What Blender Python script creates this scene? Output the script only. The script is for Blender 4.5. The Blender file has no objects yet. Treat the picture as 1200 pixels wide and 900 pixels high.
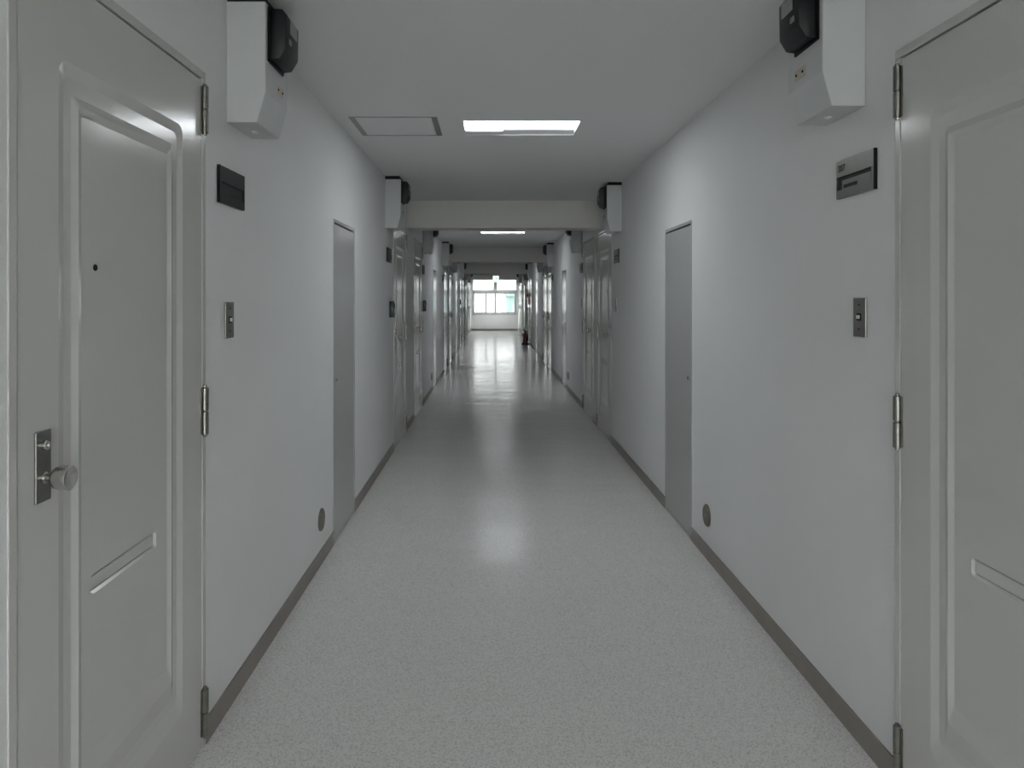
import bpy, bmesh, math
from mathutils import Vector, Matrix

sc = bpy.context.scene
COL = sc.collection
PI = math.pi

# ------------------------------------------------------------------ camera
EYE = 1.361
FPX = 830.0                       # focal length in pixels of the 1200x900 frame
VPX, VPY = 576.0, 350.0           # vanishing point of the corridor
cam_d = bpy.data.cameras.new('camera')
cam = bpy.data.objects.new('camera', cam_d)
COL.objects.link(cam)
cam.location = (0, 0, EYE)
cam.rotation_euler = (PI / 2, 0, 0)
cam_d.sensor_width = 36.0
cam_d.lens = FPX / 1200 * 36
cam_d.shift_x = (600 - VPX) / 1200
cam_d.shift_y = (VPY - 450) / 1200
cam_d.clip_start = 0.05
cam_d.clip_end = 500
sc.camera = cam

# ------------------------------------------------------------------ world
w = bpy.data.worlds.new('overcast_sky')
sc.world = w
w.use_nodes = True
bg = w.node_tree.nodes['Background']
bg.inputs['Color'].default_value = (0.975, 0.99, 1.0, 1)
bg.inputs['Strength'].default_value = 5.2

# ------------------------------------------------------------------ exposure
vs = sc.view_settings
vs.view_transform = 'Standard'
vs.look = 'None'
vs.gamma = 1
vs.use_curve_mapping = False
vs.exposure = 1.35
LAMP = 6.3                        # radiance of the ceiling lamp diffusers

# ------------------------------------------------------------------ sizes
XL, XR = -0.876, 1.129            # wall faces
CEIL = 2.371
Y0, Y1 = -3.3, 30.1               # rear and far end walls
P = 6.7                           # bay length
DW, DH = 0.884, 2.05              # door opening
BEAM_Y, BEAM_Z, BEAM_T = 7.29, 2.09, 0.30


# ------------------------------------------------------------------ materials
def mat(name, col, rough=0.5, metal=0.0, spec=0.5, emit=None, estr=0.0, bump=None, vary=0.0, vscale=8.0, coat=0.0):
    m = bpy.data.materials.new(name)
    m.use_nodes = True
    nt = m.node_tree
    b = nt.nodes['Principled BSDF']
    b.inputs['Base Color'].default_value = (*col, 1)
    b.inputs['Roughness'].default_value = rough
    b.inputs['Metallic'].default_value = metal
    b.inputs['Specular IOR Level'].default_value = spec
    b.inputs['Coat Weight'].default_value = coat
    if emit:
        b.inputs['Emission Color'].default_value = (*emit, 1)
        b.inputs['Emission Strength'].default_value = estr
    tc = nt.nodes.new('ShaderNodeTexCoord')
    if vary:
        n = nt.nodes.new('ShaderNodeTexNoise')
        n.inputs['Scale'].default_value = vscale
        n.inputs['Detail'].default_value = 5
        nt.links.new(tc.outputs['Object'], n.inputs['Vector'])
        r = nt.nodes.new('ShaderNodeMapRange')
        r.inputs['From Min'].default_value = 0.3
        r.inputs['From Max'].default_value = 0.7
        r.inputs['To Min'].default_value = 1 - vary
        r.inputs['To Max'].default_value = 1 + vary
        nt.links.new(n.outputs['Fac'], r.inputs['Value'])
        mx = nt.nodes.new('ShaderNodeVectorMath')
        mx.operation = 'SCALE'
        mx.inputs[0].default_value = col
        nt.links.new(r.outputs['Result'], mx.inputs['Scale'])
        nt.links.new(mx.outputs['Vector'], b.inputs['Base Color'])
    if bump:
        sc_, st_, dist = bump
        n = nt.nodes.new('ShaderNodeTexNoise')
        n.inputs['Scale'].default_value = sc_
        n.inputs['Detail'].default_value = 3
        nt.links.new(tc.outputs['Object'], n.inputs['Vector'])
        bp = nt.nodes.new('ShaderNodeBump')
        bp.inputs['Strength'].default_value = st_
        bp.inputs['Distance'].default_value = dist
        nt.links.new(n.outputs['Fac'], bp.inputs['Height'])
        nt.links.new(bp.outputs['Normal'], b.inputs['Normal'])
    return m


def floor_material():
    m = bpy.data.materials.new('speckled_vinyl')
    m.use_nodes = True
    nt = m.node_tree
    L = nt.links.new
    b = nt.nodes['Principled BSDF']
    tc = nt.nodes.new('ShaderNodeTexCoord')
    # fine chips
    v = nt.nodes.new('ShaderNodeTexVoronoi')
    v.inputs['Scale'].default_value = 250
    L(tc.outputs['Object'], v.inputs['Vector'])
    cr = nt.nodes.new('ShaderNodeValToRGB')
    e = cr.color_ramp.elements
    e[0].position = 0.0
    e[0].color = (0.62, 0.61, 0.60, 1)
    e[1].position = 1.0
    e[1].color = (0.79, 0.785, 0.775, 1)
    k = e.new(0.22)
    k.color = (0.56, 0.545, 0.54, 1)
    k = e.new(0.3)
    k.color = (0.71, 0.70, 0.69, 1)
    k = e.new(0.75)
    k.color = (0.76, 0.755, 0.745, 1)
    sep = nt.nodes.new('ShaderNodeSeparateColor')
    L(v.outputs['Color'], sep.inputs['Color'])
    L(sep.outputs['Red'], cr.inputs['Fac'])
    n = nt.nodes.new('ShaderNodeTexNoise')
    n.inputs['Scale'].default_value = 420
    n.inputs['Detail'].default_value = 2
    L(tc.outputs['Object'], n.inputs['Vector'])
    r = nt.nodes.new('ShaderNodeMapRange')
    r.inputs['From Min'].default_value = 0.3
    r.inputs['From Max'].default_value = 0.7
    r.inputs['To Min'].default_value = 0.9
    r.inputs['To Max'].default_value = 1.08
    L(n.outputs['Fac'], r.inputs['Value'])
    mx = nt.nodes.new('ShaderNodeVectorMath')
    mx.operation = 'SCALE'
    L(cr.outputs['Color'], mx.inputs[0])
    L(r.outputs['Result'], mx.inputs['Scale'])
    L(mx.outputs['Vector'], b.inputs['Base Color'])
    # worn polish: roughness varies in patches
    n2 = nt.nodes.new('ShaderNodeTexNoise')
    n2.inputs['Scale'].default_value = 1.6
    n2.inputs['Detail'].default_value = 4
    L(tc.outputs['Object'], n2.inputs['Vector'])
    r2 = nt.nodes.new('ShaderNodeMapRange')
    r2.inputs['From Min'].default_value = 0.3
    r2.inputs['From Max'].default_value = 0.7
    r2.inputs['To Min'].default_value = 0.15
    r2.inputs['To Max'].default_value = 0.21
    L(n2.outputs['Fac'], r2.inputs['Value'])
    L(r2.outputs['Result'], b.inputs['Roughness'])
    b.inputs['Specular IOR Level'].default_value = 0.15
    # gentle unevenness of the sheet
    mp = nt.nodes.new('ShaderNodeMapping')
    mp.inputs['Scale'].default_value = (0.3, 1.5, 1.0)
    L(tc.outputs['Object'], mp.inputs['Vector'])
    n3 = nt.nodes.new('ShaderNodeTexNoise')
    n3.inputs['Scale'].default_value = 1.7
    n3.inputs['Detail'].default_value = 2
    L(mp.outputs['Vector'], n3.inputs['Vector'])
    bp = nt.nodes.new('ShaderNodeBump')
    bp.inputs['Strength'].default_value = 1.0
    bp.inputs['Distance'].default_value = 0.007
    L(n3.outputs['Fac'], bp.inputs['Height'])
    L(bp.outputs['Normal'], b.inputs['Normal'])
    return m


def glass_material():
    m = bpy.data.materials.new('window_glass')
    m.use_nodes = True
    nt = m.node_tree
    nt.nodes.clear()
    out = nt.nodes.new('ShaderNodeOutputMaterial')
    t = nt.nodes.new('ShaderNodeBsdfTransparent')
    t.inputs['Color'].default_value = (0.965, 0.97, 0.96, 1)
    g = nt.nodes.new('ShaderNodeBsdfGlossy')
    g.inputs['Roughness'].default_value = 0.02
    fr = nt.nodes.new('ShaderNodeFresnel')
    fr.inputs['IOR'].default_value = 1.45
    mx = nt.nodes.new('ShaderNodeMixShader')
    nt.links.new(fr.outputs[0], mx.inputs[0])
    nt.links.new(t.outputs[0], mx.inputs[1])
    nt.links.new(g.outputs[0], mx.inputs[2])
    nt.links.new(mx.outputs[0], out.inputs[0])
    return m


M = dict(
    wall=mat('wall_paint', (0.80, 0.805, 0.805), 0.62, spec=0.3, bump=(220, 0.5, 0.002), vary=0.02, vscale=1.5),
    ceil=mat('ceiling_paint', (0.80, 0.805, 0.80), 0.8, spec=0.2, bump=(120, 0.3, 0.003)),
    beam=mat('beam_paint', (0.76, 0.75, 0.725), 0.7, spec=0.25, bump=(120, 0.25, 0.002)),
    floor=floor_material(),
    base=mat('baseboard_vinyl', (0.27, 0.245, 0.22), 0.45, vary=0.06),
    door=mat('door_paint', (0.615, 0.61, 0.59), 0.17, spec=0.6, bump=(300, 0.05, 0.0006), vary=0.015, vscale=2),
    frame=mat('frame_paint', (0.60, 0.595, 0.58), 0.18, spec=0.5),
    shaft=mat('shaft_door_paint', (0.44, 0.44, 0.435), 0.2, spec=0.5, bump=(60, 0.08, 0.001)),
    steel=mat('brushed_steel', (0.66, 0.65, 0.62), 0.2, 1.0, vary=0.05, vscale=60),
    hinge=mat('hinge_steel', (0.27, 0.265, 0.24), 0.32, 1.0, vary=0.12, vscale=70),
    lockplate=mat('lock_plate_steel', (0.28, 0.275, 0.26), 0.3, 1.0, vary=0.05, vscale=60),
    nplate=mat('nameplate_steel', (0.19, 0.188, 0.176), 0.36, 1.0, vary=0.04, vscale=90),
    plate=mat('plate_steel', (0.30, 0.297, 0.28), 0.36, 1.0, vary=0.04, vscale=90),
    dkplate=mat('dark_nameplate', (0.016, 0.018, 0.018), 0.5, spec=0.2, vary=0.1, vscale=60),
    black=mat('black_plastic', (0.010, 0.011, 0.012), 0.5, spec=0.2, vary=0.05),
    dkgrey=mat('meter_glass', (0.011, 0.013, 0.015), 0.42, spec=0.35, vary=0.05),
    label=mat('meter_label', (0.35, 0.36, 0.35), 0.5, vary=0.05),
    box=mat('box_paint', (0.60, 0.61, 0.615), 0.5, spec=0.3, vary=0.02),
    beige=mat('beige_plastic', (0.52, 0.48, 0.39), 0.5, vary=0.03),
    white=mat('white_plastic', (0.80, 0.80, 0.78), 0.4, vary=0.02),
    vent=mat('floor_level_cap', (0.16, 0.15, 0.125), 0.5, vary=0.1, vscale=40),
    alu=mat('aluminium_trim', (0.36, 0.36, 0.35), 0.4, 0.8, vary=0.05),
    winframe=mat('window_frame_paint', (0.50, 0.51, 0.51), 0.45, 0.2, vary=0.04),
    lamp_in=mat('lamp_reflector', (0.82, 0.82, 0.83), 0.5, vary=0.02),
    lamp=mat('lamp_diffuser', (0.9, 0.9, 0.9), 0.5, emit=(0.93, 0.97, 1.0), estr=LAMP, vary=0.01),
    lamp_off=mat('lamp_diffuser_unlit', (0.85, 0.85, 0.85), 0.5, vary=0.01),
    lamp_cover=mat('ballast_cover', (0.6, 0.59, 0.57), 0.5, vary=0.03),
    sign=mat('exit_sign_face', (0.9, 0.95, 0.92), 0.4, emit=(0.80, 1.0, 0.92), estr=0.6, vary=0.01),
    green=mat('exit_sign_green', (0.03, 0.42, 0.2), 0.4, emit=(0.05, 0.6, 0.3), estr=0.12, vary=0.01),
    red=mat('extinguisher_red', (0.085, 0.010, 0.012), 0.3, vary=0.05),
    lampred=mat('alarm_lamp_red', (0.65, 0.03, 0.05), 0.25, vary=0.03),
    rubber=mat('black_rubber', (0.015, 0.015, 0.015), 0.6, vary=0.05),
    teal=mat('intercom_plastic', (0.018, 0.028, 0.03), 0.3, vary=0.05),
    glass=glass_material(),
    sky_screen_render=mat('sky_screen_render', (0.40, 0.405, 0.405), 0.85, vary=0.03, vscale=0.4),
    bldg=mat('building_render', (0.075, 0.11, 0.105), 0.8, vary=0.06, vscale=0.6),
    bwin=mat('building_window', (0.10, 0.14, 0.15), 0.2, vary=0.1),
    ground=mat('asphalt', (0.28, 0.29, 0.28), 0.9, vary=0.15, vscale=0.5),
)


# ------------------------------------------------------------------ mesh helpers
class MB:
    """bmesh collector; wall things use (u, v, z): u along the wall, v out of the wall, side s = +1 left, -1 right"""

    def __init__(self, s=None):
        self.bm = bmesh.new()
        self.s = s

    def p(self, a):
        if self.s is None:
            return Vector(a)
        u, v, z = a
        return Vector((self.s * v, u, z))

    def box(self, lo, hi, bev=0.0, seg=2):
        vs_ = [self.bm.verts.new(self.p((x, y, z))) for x in (lo[0], hi[0]) for y in (lo[1], hi[1]) for z in (lo[2], hi[2])]
        fs = []
        for q in ((0, 1, 3, 2), (4, 6, 7, 5), (0, 4, 5, 1), (2, 3, 7, 6), (0, 2, 6, 4), (1, 5, 7, 3)):
            fs.append(self.bm.faces.new([vs_[i] for i in q]))
        if bev:
            es = list({e for f in fs for e in f.edges})
            bmesh.ops.bevel(self.bm, geom=es, offset=bev, segments=seg, affect='EDGES', profile=0.5)
        return self

    def prism(self, pts, u0, u1, bev=0.0):
        """profile pts in (v, z), extruded along u"""
        a = [self.bm.verts.new(self.p((u0, v, z))) for v, z in pts]
        b = [self.bm.verts.new(self.p((u1, v, z))) for v, z in pts]
        n = len(pts)
        fs = [self.bm.faces.new(a), self.bm.faces.new(b[::-1])]
        for i in range(n):
            j = (i + 1) % n
            fs.append(self.bm.faces.new((a[i], b[i], b[j], a[j])))
        if bev:
            es = list({e for f in fs for e in f.edges})
            bmesh.ops.bevel(self.bm, geom=es, offset=bev, segments=2, affect='EDGES', profile=0.5)
        return self

    def lathe(self, org, axis, prof, n=24):
        """prof = [(t along axis, radius)]; axis is a unit vector in (u,v,z)"""
        ax = Vector(axis)
        t1 = Vector((0, 0, 1)) if abs(ax.z) < 0.9 else Vector((1, 0, 0))
        e1 = ax.cross(t1).normalized()
        e2 = ax.cross(e1)
        rings = []
        for t, r in prof:
            c = Vector(org) + ax * t
            if r < 1e-6:
                rings.append([self.bm.verts.new(self.p(c))])
            else:
                rings.append([self.bm.verts.new(self.p(c + (e1 * math.cos(2 * PI * i / n) + e2 * math.sin(2 * PI * i / n)) * r)) for i in range(n)])
        for a, b in zip(rings, rings[1:]):
            if len(a) == 1 and len(b) == 1:
                continue
            for i in range(n):
                j = (i + 1) % n
                if len(a) == 1:
                    self.bm.faces.new((a[0], b[i], b[j]))
                elif len(b) == 1:
                    self.bm.faces.new((a[i], b[0], a[j]))
                else:
                    self.bm.faces.new((a[i], b[i], b[j], a[j]))
        if len(rings[0]) > 1:
            self.bm.faces.new(rings[0])
        if len(rings[-1]) > 1:
            self.bm.faces.new(rings[-1])
        return self

    def tube(self, pts, r, n=8):
        pts = [Vector(q) for q in pts]
        rings = []
        for i, c in enumerate(pts):
            d = (pts[min(i + 1, len(pts) - 1)] - pts[max(i - 1, 0)]).normalized()
            t = Vector((0, 0, 1)) if abs(d.z) < 0.9 else Vector((1, 0, 0))
            e1 = d.cross(t).normalized()
            e2 = d.cross(e1)
            rings.append([self.bm.verts.new(self.p(c + (e1 * math.cos(2 * PI * k / n) + e2 * math.sin(2 * PI * k / n)) * r)) for k in range(n)])
        for a, b in zip(rings, rings[1:]):
            for k in range(n):
                self.bm.faces.new((a[k], b[k], b[(k + 1) % n], a[(k + 1) % n]))
        self.bm.faces.new(rings[0])
        self.bm.faces.new(rings[-1])
        return self

    def loop(self, pts):
        return [self.bm.verts.new(self.p(q)) for q in pts]

    def bridge(self, a, b):
        n = len(a)
        for i in range(n):
            j = (i + 1) % n
            self.bm.faces.new((a[i], a[j], b[j], b[i]))

    def fill(self, *loops):
        es = []
        for lp in loops:
            for i in range(len(lp)):
                a, b = lp[i], lp[(i + 1) % len(lp)]
                e = self.bm.edges.get((a, b)) or self.bm.edges.new((a, b))
                es.append(e)
        bmesh.ops.triangle_fill(self.bm, use_beauty=True, edges=es)

    def data(self, name, m, smooth=False):
        bmesh.ops.recalc_face_normals(self.bm, faces=self.bm.faces)
        me = bpy.data.meshes.new(name)
        self.bm.to_mesh(me)
        self.bm.free()
        me.materials.append(M[m] if isinstance(m, str) else m)
        if smooth:
            for f in me.polygons:
                f.use_smooth = True
            if hasattr(me, 'set_sharp_from_angle'):
                me.set_sharp_from_angle(angle=math.radians(35))
        return me


def ob(name, data, parent=None, loc=(0, 0, 0)):
    o = bpy.data.objects.new(name, data)
    COL.objects.link(o)
    o.location = loc
    if parent is not None:
        o.parent = parent
    return o


def tag(o, label=None, cat=None, group=None, kind=None):
    if label:
        o['label'] = label
    if cat:
        o['category'] = cat
    if group:
        o['group'] = group
    if kind:
        o['kind'] = kind
    return o


def rrect(u0, u1, z0, z1, r, v, n=5):
    pts = []
    for cu, cz, a0 in ((u1 - r, z1 - r, 0), (u0 + r, z1 - r, PI / 2), (u0 + r, z0 + r, PI), (u1 - r, z0 + r, 1.5 * PI)):
        for i in range(n + 1):
            a = a0 + PI / 2 * i / n
            pts.append((cu + r * math.cos(a), v, cz + r * math.sin(a)))
    return pts


WALLNAME = {1: "opposite the extinguisher's wall", -1: "on the extinguisher's wall"}
WALLX = {1: XL, -1: XR}
ORD = ['', 'first', 'second', 'third', 'fourth', 'fifth', 'sixth', 'seventh', 'eighth', 'ninth', 'tenth']

# door openings: hinge-side outer edge of each door, near to far
B_HINGE = {1: 2.164, -1: 1.977}
A_HINGE = {1: 7.215, -1: 7.53}
DOORS = {s: sorted([B_HINGE[s] + P * k for k in range(5)] + [A_HINGE[s] + P * k for k in range(4)]) for s in (1, -1)}
SHAFT0 = {1: 3.915, -1: 3.99}
SHW, SHH = 0.60, 1.805
SHAFTS = {s: [SHAFT0[s] + P * k for k in range(4)] for s in (1, -1)}

# ------------------------------------------------------------------ structure
TH = 0.10
SW0, SW1 = 29.42, 29.98        # side windows just before the end wall


def wall_side(s, name, label):
    ops = [(h - DW, h, DH) for h in DOORS[s]] + [(q, q + SHW, SHH) for q in SHAFTS[s]]
    ops.sort()
    mb = MB(s)
    y = Y0
    for a, b, t in ops:
        mb.box((y, -TH, 0), (a, 0, CEIL))
        mb.box((a, -TH, t), (b, 0, CEIL))
        y = b
    mb.box((y, -TH, 0), (SW0, 0, CEIL))
    mb.box((SW1, -TH, 0), (Y1, 0, CEIL))
    mb.box((SW0, -TH, 0), (SW1, 0, 0.69))
    mb.box((SW0, -TH, 2.1), (SW1, 0, CEIL))
    mb.box((Y0, -TH - 0.05, -0.05), (SW0, -TH, CEIL + 0.1))
    o = ob(name, mb.data(name, 'wall'), None, (WALLX[s], 0, 0))
    tag(o, label, 'wall', kind='structure')
    mb = MB(s)
    y = Y0
    for a, b, t in ops:
        mb.box((y, 0, 0), (a, 0.006, 0.075))
        y = b
    mb.box((y, 0, 0), (Y1 - 0.02, 0.006, 0.075))
    side = name.split('_')[1]
    o = ob('baseboard_' + side, mb.data('baseboard_' + side, 'base'), None, (WALLX[s], 0, 0))
    tag(o, 'taupe vinyl baseboard ' + WALLNAME[s] if s == 1 else 'taupe vinyl baseboard running along ' + "the extinguisher's wall", 'baseboard', kind='structure')


wall_side(1, 'wall_left', 'long pale wall facing the fire extinguisher, with doors')
wall_side(-1, 'wall_right', 'long pale wall behind the fire extinguisher, with doors')

o = ob('floor', MB().box((XL - 0.2, Y0 - 0.2, -0.05), (XR + 0.2, Y1 + 0.2, 0)).data('floor', 'floor'))
tag(o, 'glossy speckled grey vinyl corridor floor', 'floor', kind='structure')

# ceiling with openings for the recessed lamps
LX0, LX1 = -0.165, 0.510
LY = [4.02 - P, 4.02, 4.02 + P, 4.02 + 2 * P, 4.02 + 3 * P]
LD = 0.35
mb = MB()
mb.box((XL - 0.2, Y0 - 0.2, CEIL), (LX0, Y1 + 0.2, CEIL + 0.1))
mb.box((LX1, Y0 - 0.2, CEIL), (XR + 0.2, Y1 + 0.2, CEIL + 0.1))
y = Y0 - 0.2
for q in LY:
    mb.box((LX0, y, CEIL), (LX1, q, CEIL + 0.1))
    mb.box((LX0, q, CEIL + 0.06), (LX1, q + LD, CEIL + 0.1))
    y = q + LD
mb.box((LX0, y, CEIL), (LX1, Y1 + 0.2, CEIL + 0.1))
o = ob('ceiling', mb.data('ceiling', 'ceil'))
tag(o, 'flat grey-white plaster corridor ceiling', 'ceiling', kind='structure')

for k in range(4):
    y = BEAM_Y + P * k
    o = ob('ceiling_beam', MB().box((XL, y, BEAM_Z), (XR, y + BEAM_T, CEIL)).data('ceiling_beam', 'beam'))
    tag(o, 'off-white ceiling beam across the corridor, %s from the end window' % ORD[4 - k], 'beam', 'ceiling beams across the corridor', kind='structure')


def end_wall(y, out, name, wn, label, wlabel, sill=0.69):
    """out = +1: outside lies towards +y"""
    tran, top = 1.68, 2.26
    x0, x1 = XL + 0.06, XR - 0.06
    y2 = y + out * 0.16
    lo, hi = min(y, y2), max(y, y2)
    mb = MB()
    mb.box((XL - 0.15, lo, 0), (XR + 0.15, hi, sill))
    mb.box((XL - 0.15, lo, top), (XR + 0.15, hi, CEIL))
    mb.box((XL - 0.15, lo, sill), (x0, hi, top))
    mb.box((x1, lo, sill), (XR + 0.15, hi, top))
    o_ = ob(name, mb.data(name, 'wall'))
    tag(o_, label, 'wall', kind='structure')
    yc = y + out * 0.08
    root = ob('window_%d' % wn, None, None, (0, yc, sill))
    tag(root, wlabel, 'window', kind='structure')

    def bar(nm, a, b, m='winframe'):
        return ob(nm, MB().box((a[0], a[1], a[2] - sill), (b[0], b[1], b[2] - sill), 0.004, 1).data(nm, m), root)
    cx = 0.16
    f = MB()
    f.box((x0, -0.045, 0), (x1, 0.045, 0.03))
    f.box((x0, -0.045, top - sill - 0.03), (x1, 0.045, top - sill))
    f.box((x0, -0.045, 0.03), (x0 + 0.03, 0.045, top - sill - 0.03))
    f.box((x1 - 0.03, -0.045, 0.03), (x1, 0.045, top - sill - 0.03))
    ob('window_frame', f.data('window_frame', 'winframe'), root)
    bar('transom', (x0 + 0.03, -0.045, tran - 0.05), (x1 - 0.03, 0.045, tran + 0.05))
    bar('mullion', (cx - 0.08, -0.045, tran + 0.05), (cx + 0.08, 0.045, top - 0.03))
    # two sliding sashes below, two fixed lights above
    panes = []
    for i, (a, b, yy) in enumerate(((x0 + 0.03, cx + 0.02, -0.012), (cx - 0.02, x1 - 0.03, 0.018))):
        s_ = MB()
        z0, z1, t = 0.03, tran - sill - 0.05, 0.06
        s_.box((a, yy - 0.012, z0), (b, yy + 0.012, z0 + t))
        s_.box((a, yy - 0.012, z1 - t), (b, yy + 0.012, z1))
        s_.box((a, yy - 0.012, z0 + t), (a + t, yy + 0.012, z1 - t))
        s_.box((b - t, yy - 0.012, z0 + t), (b, yy + 0.012, z1 - t))
        sa = ob('sash', s_.data('sash', 'winframe'), root)
        ob('pane', MB().box((a + t, yy - 0.003, z0 + t), (b - t, yy + 0.003, z1 - t)).data('pane', 'glass'), sa)
    zz0, zz1 = tran + 0.05 - sill, top - 0.03 - sill
    ob('pane', MB().box((x0 + 0.03, -0.003, zz0), (cx - 0.08, 0.003, zz1)).data('pane', 'glass'), root)
    ob('pane', MB().box((cx + 0.08, -0.003, zz0), (x1 - 0.03, 0.003, zz1)).data('pane', 'glass'), root)
    ob('sash_stile', MB().box((-0.275, -0.034, 0.09), (-0.205, -0.025, tran - sill - 0.11), 0.003, 1).data('sash_stile', 'winframe'), root)
    ob('window_sill', MB().box((x0 - 0.03, min(0, -out * 0.10), -0.02), (x1 + 0.03, max(0, -out * 0.10), 0.0), 0.003, 1).data('window_sill', 'winframe'), root)
    return root


end_wall(Y1, 1, 'wall_end', 1, 'pale end wall under the big corridor window', 'wide daylight window closing the corridor end')
end_wall(Y0, -1, 'wall_rear', 2, 'pale rear end wall of the corridor', 'tall daylight window in the rear corridor wall', 0.12)
o = ob('baseboard_end', MB().box((XL, Y1 - 0.012, 0), (XR, Y1, 0.08)).data('baseboard_end', 'base'))
tag(o, 'taupe baseboard below the end window', 'baseboard', kind='structure')

for s, wn in ((1, 3), (-1, 4)):
    r = ob('window_%d' % wn, None, None, (WALLX[s], SW0, 0.69))
    tag(r, 'narrow side window next to the end window ' + WALLNAME[s], 'window', kind='structure')
    f = MB(s)
    w_, h_ = SW1 - SW0, 2.1 - 0.69
    f.box((0, -0.08, 0), (0.03, -0.02, h_))
    f.box((w_ - 0.03, -0.08, 0), (w_, -0.02, h_))
    f.box((0.03, -0.08, 0), (w_ - 0.03, -0.02, 0.03))
    f.box((0.03, -0.08, h_ - 0.03), (w_ - 0.03, -0.02, h_))
    ob('window_frame', f.data('window_frame', 'winframe'), r)
    ob('pane', MB(s).box((0.03, -0.053, 0.03), (w_ - 0.03, -0.047, h_ - 0.03)).data('pane', 'glass'), r)

# outside
o = ob('ground', MB().box((-120, -120, -6.2), (120, 160, -6.0)).data('ground', 'ground'))
tag(o, 'grey ground outside far below the window', 'ground', kind='structure')
gb = ob('added_sky_screen', None, None, (-2, 58, -6.0))  # added blank block, hides bright sky so the end window is dimmer
tag(gb, 'wide blank added screen dimming the sky behind the end window', 'building')
ob('sky_screen_wall', MB().box((-38, 0, 0), (36, 6, 15.8)).data('sky_screen_wall', 'sky_screen_render'), gb)
ob('parapet', MB().box((-38.2, -0.2, 15.8), (36.2, 6.2, 16.2)).data('parapet', 'sky_screen_render'), gb)
bl = ob('apartment_building', None, None, (3.5, 44, -6.0))
tag(bl, 'pale teal building seen through the end window', 'building')
mb = MB()
mb.box((-2.5, 0, 0), (6, 6, 7.5))
ob('facade', mb.data('facade', 'bldg'), bl)
ob('parapet', MB().box((-2.6, -0.1, 7.5), (6.1, 6.1, 7.7)).data('parapet', 'bldg'), bl)
wd = MB().box((-0.55, -0.04, -0.6), (0.55, 0.0, 0.6)).data('window', 'bwin')
for zz in (1.5, 4.0, 6.4):
    for xx in (-1.7, 0.2, 2.1, 4.0):
        ob('window', wd, bl, (xx, 0, zz))

# ------------------------------------------------------------------ steel apartment doors
FW, LG = 0.024, 0.003             # frame face width, gap round the leaf


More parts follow.
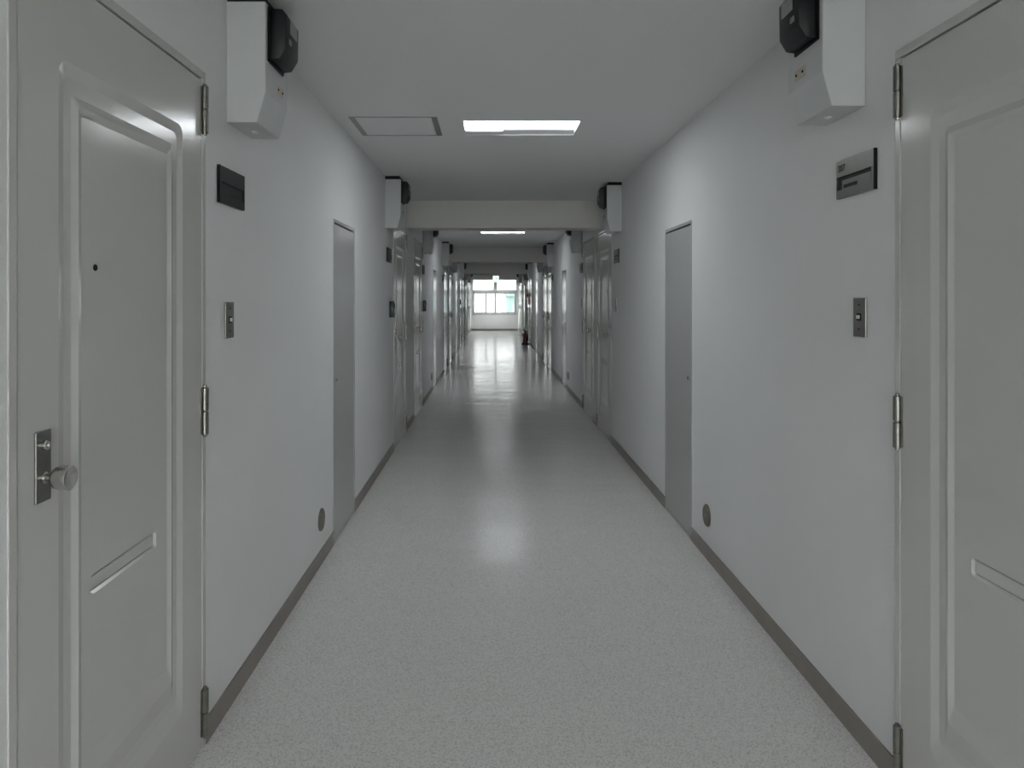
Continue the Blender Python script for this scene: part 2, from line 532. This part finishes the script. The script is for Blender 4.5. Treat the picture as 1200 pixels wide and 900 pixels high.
def door_parts(s):
    d = {}
    # frame: three members plus a rebate behind the leaf
    f = MB(s)
    f.box((0, -0.09, 0), (FW, 0.003, DH - FW), 0.0015, 1)
    f.box((DW - FW, -0.09, 0), (DW, 0.003, DH - FW), 0.0015, 1)
    f.box((0, -0.09, DH - FW), (DW, 0.003, DH), 0.0015, 1)
    f.box((FW, -0.09, 0), (FW + 0.014, -0.045, DH - FW))
    f.box((DW - FW - 0.014, -0.09, 0), (DW - FW, -0.045, DH - FW))
    f.box((FW, -0.09, DH - FW - 0.014), (DW - FW, -0.045, DH - FW))
    d['frame'] = f.data('door_frame', 'frame')
    # leaf with a pressed channel round a raised centre panel and a letter slot
    u0, u1, z0, z1 = FW + LG, DW - FW - LG, 0.006, DH - FW - 0.006
    fv = 0.001
    l = MB(s)
    outer = l.loop([(u1, fv, z1), (u0, fv, z1), (u0, fv, z0), (u1, fv, z0)])
    back = l.loop([(u1, -0.04, z1), (u0, -0.04, z1), (u0, -0.04, z0), (u1, -0.04, z0)])
    l.bridge(outer, back)
    l.bm.faces.new(back)
    cu0, cu1, cz0, cz1 = u0 + 0.125, u1 - 0.130, 0.185, 1.850
    r1 = l.loop(rrect(cu0, cu1, cz0, cz1, 0.030, fv))
    r2 = l.loop(rrect(cu0 + 0.026, cu1 - 0.026, cz0 + 0.050, cz1 - 0.026, 0.020, fv - 0.0065))
    r3 = l.loop(rrect(cu0 + 0.052, cu1 - 0.050, cz0 + 0.075, cz1 - 0.062, 0.012, fv - 0.0065))
    r3b = l.loop(rrect(cu0 + 0.070, cu1 - 0.068, cz0 + 0.125, cz1 - 0.080, 0.010, fv - 0.0005))
    pv = fv - 0.0055                 # level of the centre panel
    r4 = l.loop(rrect(cu0 + 0.088, cu1 - 0.086, cz0 + 0.175, cz1 - 0.098, 0.008, pv))
    l.fill(outer, r1)
    l.bridge(r1, r2)
    l.bridge(r2, r3)
    l.bridge(r3, r3b)
    l.bridge(r3b, r4)
    su0, su1, sz0, sz1 = 0.275, 0.580, 0.708, 0.752
    s1 = l.loop(rrect(su0, su1, sz0, sz1, 0.010, pv))
    s2 = l.loop(rrect(su0 + 0.005, su1 - 0.005, sz0 + 0.005, sz1 - 0.005, 0.006, pv - 0.006))
    l.fill(r4, s1)
    l.bridge(s1, s2)
    s3 = l.loop(rrect(su0 + 0.005, su1 - 0.005, sz0 + 0.005, sz1 - 0.005, 0.006, pv - 0.012))
    l.bridge(s2, s3)
    l.bm.faces.new(s3)
    d['leaf'] = l.data('door_leaf', 'door')
    fl = MB(s)
    fl.box((su0 + 0.0065, pv - 0.0115, sz0 + 0.0065), (su1 - 0.0065, pv - 0.005, sz1 - 0.0065), 0.002, 1)
    d['flap'] = fl.data('mail_flap', 'door')
    # furniture
    k = MB(s)
    pu = u0 + 0.070
    k.box((pu - 0.0235, fv, 0.966), (pu + 0.0235, fv + 0.005, 1.104), 0.0015, 2)
    d['lock_plate'] = k.data('lock_plate', 'lockplate')
    k = MB(s)
    k.lathe((pu - 0.001, fv + 0.005, 1.076), (0, 1, 0), [(0, 0.010), (0.006, 0.010), (0.008, 0.0085), (0.0075, 0.0035), (0.004, 0.002)], 20)
    d['key_cylinder'] = k.data('key_cylinder', 'steel', True)
    k = MB(s)
    k.lathe((pu, fv + 0.005, 1.013), (0, 1, 0),
            [(0, 0.0115), (0.003, 0.0115), (0.003, 0.0075), (0.019, 0.0075), (0.020, 0.017), (0.025, 0.0215), (0.031, 0.0235),
             (0.0515, 0.0235), (0.0525, 0.0225), (0.0515, 0.021), (0.048, 0.002), (0.048, 0.0)], 40)
    d['door_knob'] = k.data('door_knob', 'steel', True)
    k = MB(s)
    k.lathe((0.293, pv, 1.430), (0, 1, 0), [(0, 0.0075), (0.002, 0.007), (0.002, 0.005), (0.0008, 0.004), (0.0008, 0.0)], 16)
    d['peephole'] = k.data('peephole', 'black', True)
    h = MB(s)
    hu = DW - FW - 0.001
    for a, b in ((0.0, 0.0700), (0.0730, 0.143)):
        h.lathe((hu + 0.002, 0.010, a), (0, 0, 1), [(0, 0.009), (0.002, 0.0105), (b - a - 0.002, 0.0105), (b - a, 0.009)], 18)
    h.lathe((hu + 0.002, 0.010, -0.006), (0, 0, 1), [(0, 0.005), (0.003, 0.0055), (0.155, 0.0055), (0.156, 0.003)], 14)
    h.box((hu - 0.011, 0.001, 0.002), (hu - 0.001, 0.0045, 0.141), 0.0008, 1)
    d['hinge'] = h.data('hinge', 'hinge', True)
    return d


DP = {1: door_parts(1), -1: door_parts(-1)}
HZ = (0.040, 0.950, 1.860)
num = 0
for s in (1, -1):
    n = len(DOORS[s])
    for i, hpos in enumerate(DOORS[s]):
        num += 1
        D = DP[s]
        r = ob('door_%d' % num, None, None, (WALLX[s], hpos - DW, 0))
        tag(r, 'grey panelled steel door, %s from the end window %s' % (ORD[n - i], WALLNAME[s]), 'door', 'grey panelled apartment doors', kind='structure')
        ob('door_frame', D['frame'], r)
        lf = ob('door_leaf', D['leaf'], r)
        ob('mail_flap', D['flap'], lf)
        ob('peephole', D['peephole'], lf)
        lp = ob('lock_plate', D['lock_plate'], lf)
        tag(lp, 'brushed steel lock plate with round knob')
        # knob and key cylinder sit on the leaf beside the plate (no fourth level)
        ob('door_knob', D['door_knob'], lf)
        ob('key_cylinder', D['key_cylinder'], lf)
        for z in HZ:
            ob('hinge', D['hinge'], r, (0, 0, z))


# ------------------------------------------------------------------ narrow pipe-shaft doors
def shaft_parts(s):
    d = {}
    f = MB(s)
    t = 0.018
    f.box((0, -0.07, 0), (t, 0.004, SHH - t), 0.0015, 1)
    f.box((SHW - t, -0.07, 0), (SHW, 0.004, SHH - t), 0.0015, 1)
    f.box((0, -0.07, SHH - t), (SHW, 0.004, SHH), 0.0015, 1)
    f.box((t, -0.07, 0), (SHW - t, 0.003, 0.016), 0.0015, 1)
    d['frame'] = f.data('shaft_frame', 'shaft')
    d['leaf'] = MB(s).box((t + 0.002, -0.03, 0.019), (SHW - t - 0.002, 0.0015, SHH - t - 0.009), 0.0015, 1).data('shaft_leaf', 'shaft')
    k = MB(s)
    k.lathe((0.070, 0.0015, 0.905), (0, 1, 0), [(0, 0.011), (0.004, 0.011), (0.006, 0.009), (0.003, 0.007), (0.003, 0)], 16)
    d['latch'] = k.data('latch', 'hinge', True)
    d['keyhole'] = MB(s).box((0.065, 0.0045, 0.896), (0.075, 0.0078, 0.914), 0.001, 1).data('keyhole', 'black')
    return d


for s in (1, -1):
    D = shaft_parts(s)
    for i, q in enumerate(SHAFTS[s]):
        num += 1
        r = ob('door_%d' % num, None, None, (WALLX[s], q, 0))
        tag(r, 'narrow plain grey shaft door, %s from the end window %s' % (ORD[4 - i], WALLNAME[s]), 'door', 'narrow shaft doors', kind='structure')
        ob('door_frame', D['frame'], r)
        lf = ob('door_leaf', D['leaf'], r)
        ob('latch', D['latch'], lf)
        ob('keyhole', D['keyhole'], lf)


# ------------------------------------------------------------------ electricity meter boxes
def meter_parts(s):
    d = {}
    W = 0.247
    c = MB(s)
    c.prism([(0, 1.943), (0.102, 1.943), (0.130, 2.046), (0.130, 2.343), (0, 2.343)], 0, W, 0.003)
    d['casing'] = c.data('casing', 'box')
    c = MB(s)
    c.box((0.010, 0.0, 2.343), (W - 0.010, 0.118, CEIL))  # black slab stands in for the shade between box and ceiling
    d['top_gap_shade'] = c.data('top_gap_shade', 'black')
    c = MB(s)
    c.box((0.020, 0.130, 2.152), (0.186, 0.137, 2.335), 0.001, 1)
    d['meter_back'] = c.data('meter_back', 'black')
    c = MB(s)
    c.prism([(0.137, 2.160), (0.168, 2.163), (0.190, 2.200), (0.192, 2.310), (0.176, 2.330), (0.137, 2.332)], 0.028, 0.176, 0.005)
    d['meter_cover'] = c.data('meter_cover', 'dkgrey', True)
    c = MB(s)
    c.box((0.070, 0.1900, 2.262), (0.150, 0.1935, 2.308), 0.0008, 1)
    d['display'] = c.data('display', 'label')
    c = MB(s)
    c.box((0.060, 0.1900, 2.222), (0.085, 0.1930, 2.240), 0.0006, 1)
    d['tag'] = c.data('type_label', 'label')
    c = MB(s)
    c.box((0.118, 0.130, 2.072), (0.190, 0.133, 2.106), 0.0008, 1)
    d['seal'] = c.data('seal_plate', 'beige')
    c = MB(s)
    c.lathe((0, 0.133, 2.089), (0, 1, 0), [(0, 0.0045), (0.002, 0.0045), (0.003, 0.002), (0.003, 0)], 12)
    d['screw'] = c.data('seal_screw', 'black', True)
    c = MB(s)
    c.lathe((0.125, 0.055, 1.943), (0, 0, -1), [(0, 0.012), (0.004, 0.012), (0.007, 0.008), (0.008, 0)], 16)
    d['knob'] = c.data('bottom_plug', 'white', True)
    return d


A_BOX = {1: 5.82, -1: 6.125}
B_BOX = {1: 2.338, -1: 2.137}
for s in (1, -1):
    D = meter_parts(s)
    pos = sorted([B_BOX[s] + P * k for k in range(5)] + [A_BOX[s] + P * k for k in range(4)])
    n = len(pos)
    for i, q in enumerate(pos):
        r = ob('meter_box', None, None, (WALLX[s], q, 0))
        tag(r, 'white meter box with black electricity meter, %s from end window %s' % (ORD[n - i], WALLNAME[s]), 'meter box', 'electricity meter boxes')
        cs = ob('casing', D['casing'], r)
        ob('bottom_plug', D['knob'], cs)
        ob('top_gap_shade', D['top_gap_shade'], r)
        mt = ob('electric_meter', D['meter_back'], r)
        tag(mt, 'black electricity meter')
        ob('meter_cover', D['meter_cover'], mt)
        ob('display', D['display'], mt)
        ob('type_label', D['tag'], mt)
        sl = ob('seal_plate', D['seal'], r)
        ob('seal_screw', D['screw'], sl, (0, 0.131, 0))
        ob('seal_screw', D['screw'], sl, (0, 0.177, 0))


# ------------------------------------------------------------------ nameplates
def text_mesh(txt, size, m):
    c = bpy.data.curves.new('t', 'FONT')
    c.body = txt
    c.size = size
    c.extrude = 0.0004
    t = bpy.data.objects.new('t', c)
    COL.objects.link(t)
    dg = bpy.context.evaluated_depsgraph_get()
    me = bpy.data.meshes.new_from_object(t.evaluated_get(dg))
    bpy.data.objects.remove(t)
    me.materials.clear()
    me.materials.append(m)
    return me


NPW, NPH = 0.224, 0.119


def plate_parts(s, steel):
    d = {}
    c = MB(s)
    body = 'nplate' if steel else 'dkplate'
    # body with an open card slot: upper field, lower field, end stops, floor of the slot
    c.box((0, 0, 0), (NPW, 0.004, NPH))
    c.box((0, 0.004, 0.068), (NPW, 0.010, NPH))
    c.box((0, 0.004, 0), (NPW, 0.010, 0.026))
    c.box((0, 0.004, 0.026), (0.012, 0.010, 0.068))
    c.box((NPW - 0.005, 0.004, 0.026), (NPW, 0.010, 0.068))
    d['body'] = c.data('plate_body', body)
    c = MB(s)
    c.box((0.012, 0.004, 0.056), (NPW - 0.005, 0.0055, 0.068))
    c.box((0.012, 0.004, 0.026), (0.022, 0.0055, 0.056))
    c.box((NPW - 0.030, 0.004, 0.026), (NPW - 0.005, 0.0055, 0.056))
    d['slot'] = c.data('card_slot', 'black')
    c = MB(s)
    c.box((0.022, 0.004, 0.027), (NPW - 0.030, 0.006, 0.056))
    d['card'] = c.data('name_card', body)
    c = MB(s)
    c.box((0.100, 0.006, 0.030), (0.185, 0.0064, 0.041))
    d['mark'] = c.data('name_mark', 'black')
    c = MB(s)
    c.box((-0.003, 0, -0.001), (0, 0.0105, NPH + 0.001))
    d['edge'] = c.data('edge_strip', 'black')
    return d


DPL = {1: plate_parts(1, False), -1: plate_parts(-1, True)}
A_PL = {1: 5.915, -1: 6.26}
B_PL = {1: 2.262, -1: 2.075}
NPZ = {1: EYE + 0.309, -1: EYE + 0.322}
for s in (1, -1):
    D = DPL[s]
    pos = sorted([B_PL[s] + P * k for k in range(5)] + [A_PL[s] + P * k for k in range(4)])
    n = len(pos)
    for i, q in enumerate(pos):
        r = ob('nameplate', None, None, (WALLX[s], q, NPZ[s]))
        lab = 'dark nameplate' if s == 1 else 'slotted steel nameplate'
        tag(r, '%s by the %s door from end window %s' % (lab, ORD[n - i], WALLNAME[s]), 'nameplate', 'nameplates beside the doors')
        ob('plate_body', D['body'], r)
        ob('edge_strip', D['edge'], r)
        ob('card_slot', D['slot'], r)
        cd = ob('name_card', D['card'], r)
        ob('name_mark', D['mark'], cd)
        if s == -1 and i == 0:
            t = ob('room_number', text_mesh('207', 0.030, M['black']), r, (-0.0104, NPW - 0.012, 0.085))
            t.rotation_euler = (PI / 2, 0, -PI / 2)


# ------------------------------------------------------------------ doorbell plates and intercoms
def bell_parts(s):
    d = {}
    d['plate'] = MB(s).box((0, 0, 0), (0.074, 0.006, 0.120), 0.002, 2).data('bell_plate', 'plate')
    d['recess'] = MB(s).box((0.025, 0.006, 0.050), (0.050, 0.0072, 0.072)).data('bell_surround', 'black')
    d['button'] = MB(s).box((0.030, 0.0072, 0.055), (0.046, 0.011, 0.067), 0.001, 1).data('bell_button', 'white')
    c = MB(s)
    c.lathe((0.037, 0.006, 0), (0, 1, 0), [(0, 0.0035), (0.001, 0.0035), (0.0015, 0)], 10)
    d['screw'] = c.data('bell_screw', 'black')
    c = MB(s)
    c.box((0, 0, 0), (0.11, 0.038, 0.140), 0.006, 2)
    d['ic'] = c.data('intercom_body', 'teal', True)
    c = MB(s)
    c.box((0.02, 0.038, 0.075), (0.09, 0.0395, 0.125), 0.001, 1)
    d['ic_grille'] = c.data('speaker_grille', 'black')
    c = MB(s)
    c.lathe((0.055, 0.038, 0.04), (0, 1, 0), [(0, 0.012), (0.002, 0.012), (0.003, 0.01), (0.003, 0)], 14)
    d['ic_btn'] = c.data('call_button', 'label', True)
    return d


A_BL = {1: 6.06, -1: 6.37}
B_BL = {1: 2.320, -1: 2.127}
for s in (1, -1):
    D = bell_parts(s)
    pos = sorted([B_BL[s] + P * k for k in range(5)] + [A_BL[s] + P * k for k in range(4)])
    n = len(pos)
    for i, q in enumerate(pos):
        z = EYE + (-0.131 if s == 1 else -0.117)
        if s == 1 and i in (1, 2, 5):
            r = ob('intercom', None, None, (WALLX[s], q, z - 0.03))
            tag(r, 'dark wall intercom beside the %s door from the end window %s' % (ORD[n - i], WALLNAME[s]), 'intercom', 'dark intercoms')
            ob('intercom_body', D['ic'], r)
            ob('speaker_grille', D['ic_grille'], r)
            ob('call_button', D['ic_btn'], r)
            continue
        r = ob('doorbell', None, None, (WALLX[s], q, z))
        tag(r, 'metal doorbell plate beside the %s door from end window %s' % (ORD[n - i], WALLNAME[s]), 'doorbell', 'doorbell plates')
        ob('bell_plate', D['plate'], r)
        b = ob('bell_surround', D['recess'], r)
        ob('bell_button', D['button'], b)
        for zz in (0.024, 0.098):
            ob('bell_screw', D['screw'], r, (0, 0, zz))


# ------------------------------------------------------------------ round caps low on the walls
for s, q0 in ((1, 3.632), (-1, 3.703)):
    c = MB(s)
    c.lathe((0, 0, 0), (0, 1, 0), [(0, 0.057), (0.006, 0.057), (0.011, 0.051), (0.012, 0.0)], 32)
    cap = c.data('cap_disc', 'vent', True)
    c = MB(s)
    c.lathe((0, 0.012, 0), (0, 1, 0), [(0, 0.012), (0.002, 0.010), (0.002, 0)], 16)
    cen = c.data('cap_screw', 'hinge', True)
    for k in range(4):
        r = ob('pipe_cap', None, None, (WALLX[s], q0 + P * k, 0.228))
        tag(r, 'round dark cap above baseboard by %s shaft door from end window %s' % (ORD[4 - k], WALLNAME[s]), 'pipe cap', 'round pipe caps')
        ob('cap_disc', cap, r)
        ob('cap_screw', cen, r)

# ------------------------------------------------------------------ ceiling lamps
R = 0.012
c = MB()
W, D_ = LX1 - LX0, LD
t = 0.006
c.box((0, 0, -0.002), (t, D_, R + 0.025))
c.box((W - t, 0, -0.002), (W, D_, R + 0.025))
c.box((t, 0, -0.002), (W - t, t, R + 0.025))
c.box((t, D_ - t, -0.002), (W - t, D_, R + 0.025))
c.box((t, t, R + 0.02), (W - t, D_ - t, R + 0.028))
housing = c.data('lamp_housing', 'lamp_in')
c = MB()
c.box((t + 0.002, t + 0.002, R), (W - t - 0.002, 0.252, R + 0.015), 0.003, 1)
diff = c.data('lamp_diffuser', 'lamp')
diff_off = diff.copy()
diff_off.materials[0] = M['lamp_off']
c = MB()
c.box((t + 0.004, 0.262, 0.001), (0.235, 0.285, 0.016), 0.002, 1)
c2 = MB()
a_ = c2.loop([(t, 0.256, R), (t, 0.256, R + 0.019), (t, D_ - t, R + 0.019), (t, D_ - t, 0.0)])
b_ = c2.loop([(W - t, 0.256, R), (W - t, 0.256, R + 0.019), (W - t, D_ - t, R + 0.019), (W - t, D_ - t, 0.0)])
c2.bridge(a_, b_)
c2.bm.faces.new(a_)
c2.bm.faces.new(b_)
reflector = c2.data('lamp_reflector', 'lamp_in')
ball = c.data('ballast_cover', 'lamp_cover')
for i, q in enumerate(LY):
    r = ob('ceiling_lamp', None, None, (LX0, q, CEIL))
    where = ['close to the tall rear window', 'beside the ceiling hatch', 'past the first beam after the hatch', 'two beams past the hatch', 'nearest the exit sign'][i]
    tag(r, ('lit' if i < 4 else 'unlit') + ' white recessed ceiling lamp ' + where, 'ceiling lamp', 'recessed ceiling lamps')
    ob('lamp_housing', housing, r)
    ob('lamp_diffuser', diff if i < 4 else diff_off, r)
    ob('lamp_reflector', reflector, r)
    ob('ballast_cover', ball, r)

# ------------------------------------------------------------------ ceiling hatch
r = ob('ceiling_hatch', None, None, (-0.795, 3.93, CEIL))
tag(r, 'square ceiling access hatch with aluminium frame near the lamp', 'hatch')
c = MB()
c.box((0, 0, -0.003), (0.030, 0.45, 0.0))
c.box((0.46, 0, -0.003), (0.490, 0.45, 0.0))
c.box((0.030, 0, -0.003), (0.46, 0.010, 0.0))
c.box((0.030, 0.44, -0.003), (0.46, 0.45, 0.0))
ob('hatch_frame', c.data('hatch_frame', 'alu'), r)
ob('hatch_panel', MB().box((0.033, 0.013, -0.002), (0.457, 0.437, 0.0)).data('hatch_panel', 'ceil'), r)

# ------------------------------------------------------------------ exit sign on the last beam
r = ob('exit_sign', None, None, (0.165, BEAM_Y + 3 * P - 0.03, EYE + 0.645))
tag(r, 'square white lit exit sign hung on the beam before the end window', 'exit sign')
ob('sign_case', MB().box((-0.12, -0.028, 0), (0.12, 0.03, 0.24), 0.005, 2).data('sign_case', 'white'), r)
ob('sign_face', MB().box((-0.112, -0.032, 0.008), (0.112, -0.028, 0.232), 0.001, 1).data('sign_face', 'sign'), r)
c = MB()
c.box((-0.095, -0.034, 0.03), (-0.085, -0.032, 0.21))
c.box((-0.095, -0.034, 0.20), (-0.01, -0.032, 0.21))
c.box((0.0, -0.034, 0.10), (0.025, -0.032, 0.165))
c.tube([(0.012, -0.033, 0.105), (-0.02, -0.033, 0.075), (-0.03, -0.033, 0.04)], 0.007, 6)
c.tube([(0.012, -0.033, 0.105), (0.04, -0.033, 0.08), (0.065, -0.033, 0.075)], 0.007, 6)
c.tube([(0.012, -0.033, 0.155), (-0.025, -0.033, 0.14)], 0.006, 6)
c.tube([(0.012, -0.033, 0.155), (0.045, -0.033, 0.135)], 0.006, 6)
c.lathe((0.006, -0.034, 0.186), (0, 1, 0), [(0, 0.013), (0.002, 0.013)], 14)
ob('running_figure', c.data('running_figure', 'green'), r)

# ------------------------------------------------------------------ fire extinguisher and alarm
EX, EYD = 1.0, 21.06
r = ob('fire_extinguisher', None, None, (EX, EYD, 0))
tag(r, 'red fire extinguisher on a black floor stand beside a door', 'fire extinguisher')
c = MB()
c.lathe((0, 0, 0.0), (0, 0, 1), [(0, 0.10), (0.025, 0.10), (0.035, 0.095), (0.06, 0.075)], 24)
c.box((-0.11, -0.09, 0), (0.12, 0.09, 0.03), 0.006, 2)
ob('stand', c.data('stand', 'rubber', True), r)
c = MB()
c.lathe((0, 0, 0.03), (0, 0, 1), [(0, 0.055), (0.01, 0.065), (0.27, 0.065), (0.30, 0.055), (0.325, 0.025), (0.34, 0.02)], 24)
bd = ob('cylinder', c.data('cylinder', 'red', True), r)
c = MB()
c.box((-0.066, -0.04, 0.14), (-0.0645, 0.04, 0.24))
ob('instruction_label', c.data('instruction_label', 'white'), bd)
c = MB()
c.lathe((0, 0, 0.37), (0, 0, 1), [(0, 0.018), (0.03, 0.018), (0.035, 0.012)], 14)
c.box((-0.09, -0.008, 0.40), (0.03, 0.008, 0.412), 0.002, 1)
c.box((-0.085, -0.008, 0.425), (0.02, 0.008, 0.435), 0.002, 1)
ob('handle', c.data('handle', 'rubber'), r)
c = MB()
c.tube([(0.015, 0, 0.38), (0.06, 0, 0.385), (0.085, 0, 0.34), (0.083, 0, 0.2), (0.08, 0, 0.10)], 0.010, 8)
ob('hose', c.data('hose', 'rubber', True), r)

r = ob('fire_alarm', None, None, (XR, EYD, EYE))
tag(r, 'red fire alarm lamp on the wall above the fire extinguisher', 'fire alarm')
c = MB(-1)
c.box((-0.075, 0, -0.17), (0.075, 0.03, 0.18), 0.004, 2)
ob('alarm_plate', c.data('alarm_plate', 'white'), r)
c = MB(-1)
c.lathe((0, 0.03, 0.10), (0, 1, 0), [(0, 0.055), (0.015, 0.052), (0.05, 0.035), (0.065, 0.02), (0.068, 0)], 24)
ob('alarm_lamp', c.data('alarm_lamp', 'lampred', True), r)
c = MB(-1)
c.lathe((0, 0.03, -0.08), (0, 1, 0), [(0, 0.055), (0.008, 0.055), (0.010, 0.045), (0.006, 0.04), (0.006, 0)], 24)
ob('push_button', c.data('push_button', 'lampred', True), r)
